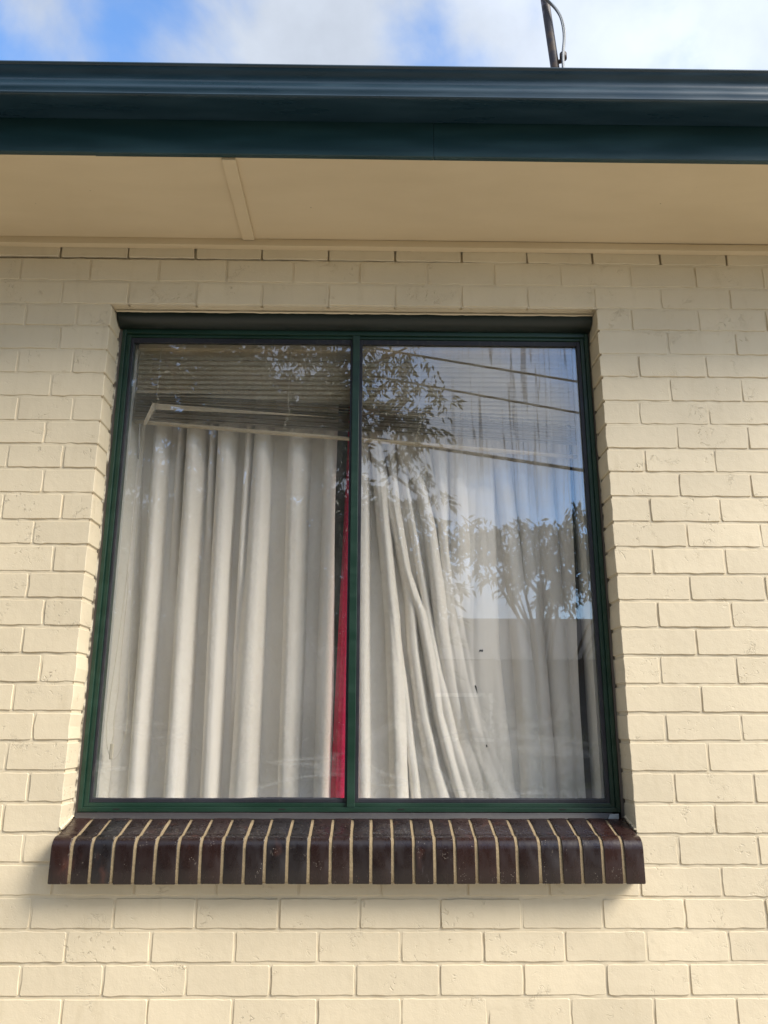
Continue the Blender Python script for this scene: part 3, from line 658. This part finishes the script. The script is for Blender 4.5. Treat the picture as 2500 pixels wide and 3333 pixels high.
rf = [([(.8912, -.4387), (.9001, -1.6581)], (.030, .028), .046, 0),
      ([(.941, -.425), (.955, -.599), (.982, -.866), (1.0, -1.059), (1.013, -1.306), (1.024, -1.656)], (.026, .034), .062, .1),
      ([(.997, -.461), (1.017, -.667), (1.052, -.899), (1.101, -1.046), (1.131, -1.214), (1.159, -1.395), (1.194, -1.541), (1.227, -1.655)], (.018, .022), .050, .15),
      ([(1.045, -.899), (1.064, -.995), (1.076, -1.183), (1.11, -1.425), (1.139, -1.569), (1.167, -1.66)], (.014, .030), .040, 0),
      ([(1.054, -.46), (1.101, -.564), (1.138, -.734), (1.16, -.93), (1.177, -1.122), (1.21, -1.305), (1.245, -1.442)], (.026, .030), (.056, -1.0, -1.62), .1),
      ([(1.185, -.46), (1.19, -.8), (1.21, -1.1)], .026, (.034, -.6, -1.1), 0),
      ([(.965, -.60), (.990, -.95), (1.040, -1.30), (1.078, -1.66)], (.012, .020), .034, 0),
      ([(1.080, -.75), (1.120, -1.0), (1.160, -1.25), (1.215, -1.50), (1.262, -1.66)], (.014, .022), .036, .1),
      ([(1.190, -.80), (1.205, -1.05), (1.245, -1.30), (1.300, -1.52), (1.350, -1.66)], (.016, .030), .032, .1),
      ([(1.255, -1.20), (1.290, -1.42), (1.360, -1.60), (1.420, -1.68)], (.012, .026), .022, 0),
      ([(1.247, -.493), (1.247, -.8), (1.241, -1.058), (1.263, -1.183)], (.032, .050), (.050, -.80, -1.28), 0),
      ([(1.30, -.46), (1.30, -1.1), (1.290, -1.655)], (.034, .070), .030, 0),
      ([(1.347, -.496), (1.333, -1.182), (1.361, -1.655)], (.040, .060), .036, 0),
      ([(1.411, -.424), (1.422, -.596), (1.449, -.929), (1.466, -1.244), (1.478, -1.541), (1.479, -1.655)], (.034, .044), .052, .25),
      ([(1.48, -.423), (1.487, -.595), (1.507, -.993), (1.523, -1.304), (1.534, -1.655)], (.026, .030), .046, .15),
      ([(1.56, -.423), (1.575, -.728), (1.587, -1.181), (1.597, -1.655)], (.034, .040), .050, 0),
      ([(1.641, -.422), (1.647, -.993), (1.652, -1.655)], .036, .044, 0)]
curtain("curtain", "off-white torn curtain swept sideways in slanting folds behind the wider pane", m_white_cloth, lambda z: .866, lambda z: 1.664 - .018 * min(1, max(0, (-.4 - z))) - .006 * noise.noise(Vector((z * 2, 0, 4))), rf, .315, 5.0)
bpy.context.view_layer.update()
torn = next(o for o in C.objects if o.get('label', '').startswith('off-white torn'))
for pts in (((0, 0), (.006, -.004), (.0075, .002), (.012, -.005), (.009, -.010), (.003, -.007), (-.004, -.010)), ((0, 0), (.003, -.006), (.0045, -.018), (.006, -.030), (.002, -.020), (-.0035, -.004)), ((0, 0), (.004, .001), (.005, -.006), (.001, -.008))):
    cx, cz = {7: (1.306, -1.178), 6: (1.289, -1.300), 4: (1.318, -1.50)}[len(pts)]
    bm = bmesh.new(); vs = []
    for px, pz in pts:
        ok, hit, _, _ = torn.ray_cast(Vector((cx + px, .10, cz + pz)), Vector((0, 1, 0)))
        vs.append(bm.verts.new((cx + px, (hit.y if ok else .25) - .0015, cz + pz)))
    bm.faces.new(vs); o = obj("tear", bm, m_dark); o.parent = torn
curtain("curtain", "narrow strip of crimson curtain beside the mullion", m_red_cloth, lambda z: .834 - .044 * min(1, max(0, (-.30 - z) / 1.35)), lambda z: .872, [([(.85, -.44), (.832, -1.66)], .030, .030, 0)], .318, 8.0, nx=60)

# ------------------------------------------------------------------ venetian blind, dropped crooked
bl = thing("venetian_blind", "beige venetian blind hanging crooked with bunched slats in the top of the window", "blind", (.86, .19, -.08))
box("head_rail", (.056, .166, -.088), (1.670, .192, -.066), m_slat, bl, .002)
NS, P_ = 34, .0192
zt = -.0975
zl, zr = zt, zt
def edge_positions(free, dense, jit):
    z = zt; out_ = []
    for i in range(NS): out_.append(z + random.gauss(0, jit)); z -= P_ if i < free else dense
    return out_
zL_ = edge_positions(9, .0038, .0003); zM = edge_positions(12, .0036, .0003); zR_ = edge_positions(15, .0036, .0003)
zL_ = [z for z in zL_]
for i in range(NS):
    bm = bmesh.new(); n = 26; rows = []; rt_ = U(8, 34)
    for k in range(n + 1):
        s = k / n; x = .058 + 1.610 * s
        z = zL_[i] * (1 - s) ** 2 + 2 * s * (1 - s) * ((zL_[i] + zR_[i]) / 2 + .0) + zR_[i] * s * s
        loose = 1.0 if i <= 8 else max(0.0, min(1.0, (s * 6 + 9 - i) / 1.5)) if i < 15 else 0.0
        tilt = math.radians(rt_ + (68 - rt_) * loose); hw = .0125
        z += .0007 * noise.noise(Vector((x * 3, i * 2.3, 0)))
        row = []
        for q in (-1, -.4, .4, 1):
            dy, dz = q * hw * math.cos(tilt), -q * hw * math.sin(tilt) * -1
            arch = .0016 * (1 - q * q)
            row.append(bm.verts.new((x, .182 + dy + arch * math.sin(tilt), z + dz + arch * math.cos(tilt))))
        rows.append(row)
    for A, B in zip(rows, rows[1:]):
        for q in range(3): bm.faces.new((A[q], A[q + 1], B[q + 1], B[q]))
    obj("slat", bm, m_slat, bl, True)
def railz(x): return -.372 - (x - .058) * .0765
bm = bmesh.new()
for xa, xb in ((.062, 1.664),):
    rows = []
    for k in range(21):
        x = xa + (xb - xa) * k / 20; z = railz(x) + .001 * noise.noise(Vector((x * 3, 0, 0)))
        rows.append([bm.verts.new((x, .182 + math.cos(a) * .0125, z + math.sin(a) * .0068)) for a in [i * math.pi / 5 for i in range(10)]])
    for A, B in zip(rows, rows[1:]):
        for q in range(10): bm.faces.new((A[q], A[(q + 1) % 10], B[(q + 1) % 10], B[q]))
    bm.faces.new(rows[0]); bm.faces.new(rows[-1])
obj("bottom_rail", bm, m_slat, bl, True)
# one slat turned open and its bent end hanging down
bm = bmesh.new(); rows = []
for k in range(15):
    s = k / 14; x = .132 + .62 * s; z = -.306 - .0740 * (x - .132); hgt = .0235 * (1 - .95 * s)
    rows.append([bm.verts.new((x, .166, z)), bm.verts.new((x, .1655, z - hgt * .5)), bm.verts.new((x, .168, z - hgt))])
for A, B in zip(rows, rows[1:]):
    for q in range(2): bm.faces.new((A[q], A[q + 1], B[q + 1], B[q]))
tag(obj("slat", bm, m_slat, bl, True), "slat turned flat open in the bunch")
bm = bmesh.new(); vv = [bm.verts.new(p_) for p_ in ((.1255, .163, -.304), (.1335, .166, -.306), (.1325, .166, -.334), (.1085, .160, -.396), (.0985, .160, -.392), (.1005, .160, -.380))]
bm.faces.new(vv); obj("slat_end", bm, m_slat, bl)
for x, zs in ((.1400, -.27), (.6180, -.305), (1.0970, -.335), (1.5720, -.365)):
    zb = railz(x)
    pts = [(x + .003, .164, -.090)] + [(x + .003 * noise.noise(Vector((k * .7, x * 9, 0))), .164, -.09 + (zs + .09) * k / 8) for k in range(1, 9)]
    tube("ladder_cord", pts, .0008, m_cord, bl, 5)
    pts = []; k_ = 26
    for k in range(k_):
        s = k / (k_ - 1); pts.append((x + (.011 * (.4 + .6 * s)) * (1 if k % 2 else -1) * U(.35, 1.1) - .004 + .008 * math.sin(s * 5), .1625 + U(-.002, .002), zs + (zb + .010 - zs) * s + U(-.004, .004)))
    tube("ladder_cord", smooth_pts(pts, 1), .0007, m_cord, bl, 5)
tube("tilt_wand", [(.0850, .166, -.385), (.0905, .166, -.520)], .0022, m_clear, bl, 8)
tag(tube("pull_cord", smooth_pts([(.104, .163, -.392), (.1035, .163, -.46), (.104, .163, -.60), (.106, .163, -.85), (.110, .163, -1.05), (.118, .163, -1.25), (.128, .163, -1.38), (.127, .163, -1.475), (.108, .163, -1.535), (.088, .163, -1.55), (.066, .163, -1.50), (.060, .163, -1.42), (.074, .163, -1.22), (.086, .163, -.95), (.094, .163, -.68), (.098, .163, -.392)]), .0009, m_cord, bl, 5), "long looped cord")
tube("pull_cord", smooth_pts([(.088, .160, -.93), (.094, .160, -.945), (.086, .160, -.955), (.095, .160, -.965), (.092, .160, -1.10), (.090, .160, -1.25), (.093, .160, -1.33), (.084, .160, -1.42), (.089, .160, -1.46), (.085, .160, -1.49)]), .0011, m_cord, bl, 5)
box("cord_tassel", (.0800, .156, -1.545), (.0925, .165, -1.495), m_cord, bl, .003)
pts = []
tube("ladder_cord", smooth_pts([(1.100, .163, -.445), (1.094, .163, -.50), (1.097, .163, -.565), (1.103, .163, -.590), (1.116, .163, -.580), (1.1135, .163, -.52), (1.112, .163, -.46), (1.104, .163, -.44)]), .0008, m_cord, bl, 5)
bm = bmesh.new()
for k in range(7):
    z = -.475 - k * .0165; add_tube(bm, [(1.097 + .0004 * k, .163, z - .006), (1.105, .163, z), (1.1125 + .0004 * k, .163, z + .001)], .0006, 5)
obj("ladder_rung", bm, m_cord, bl)
print("bricks", nb)
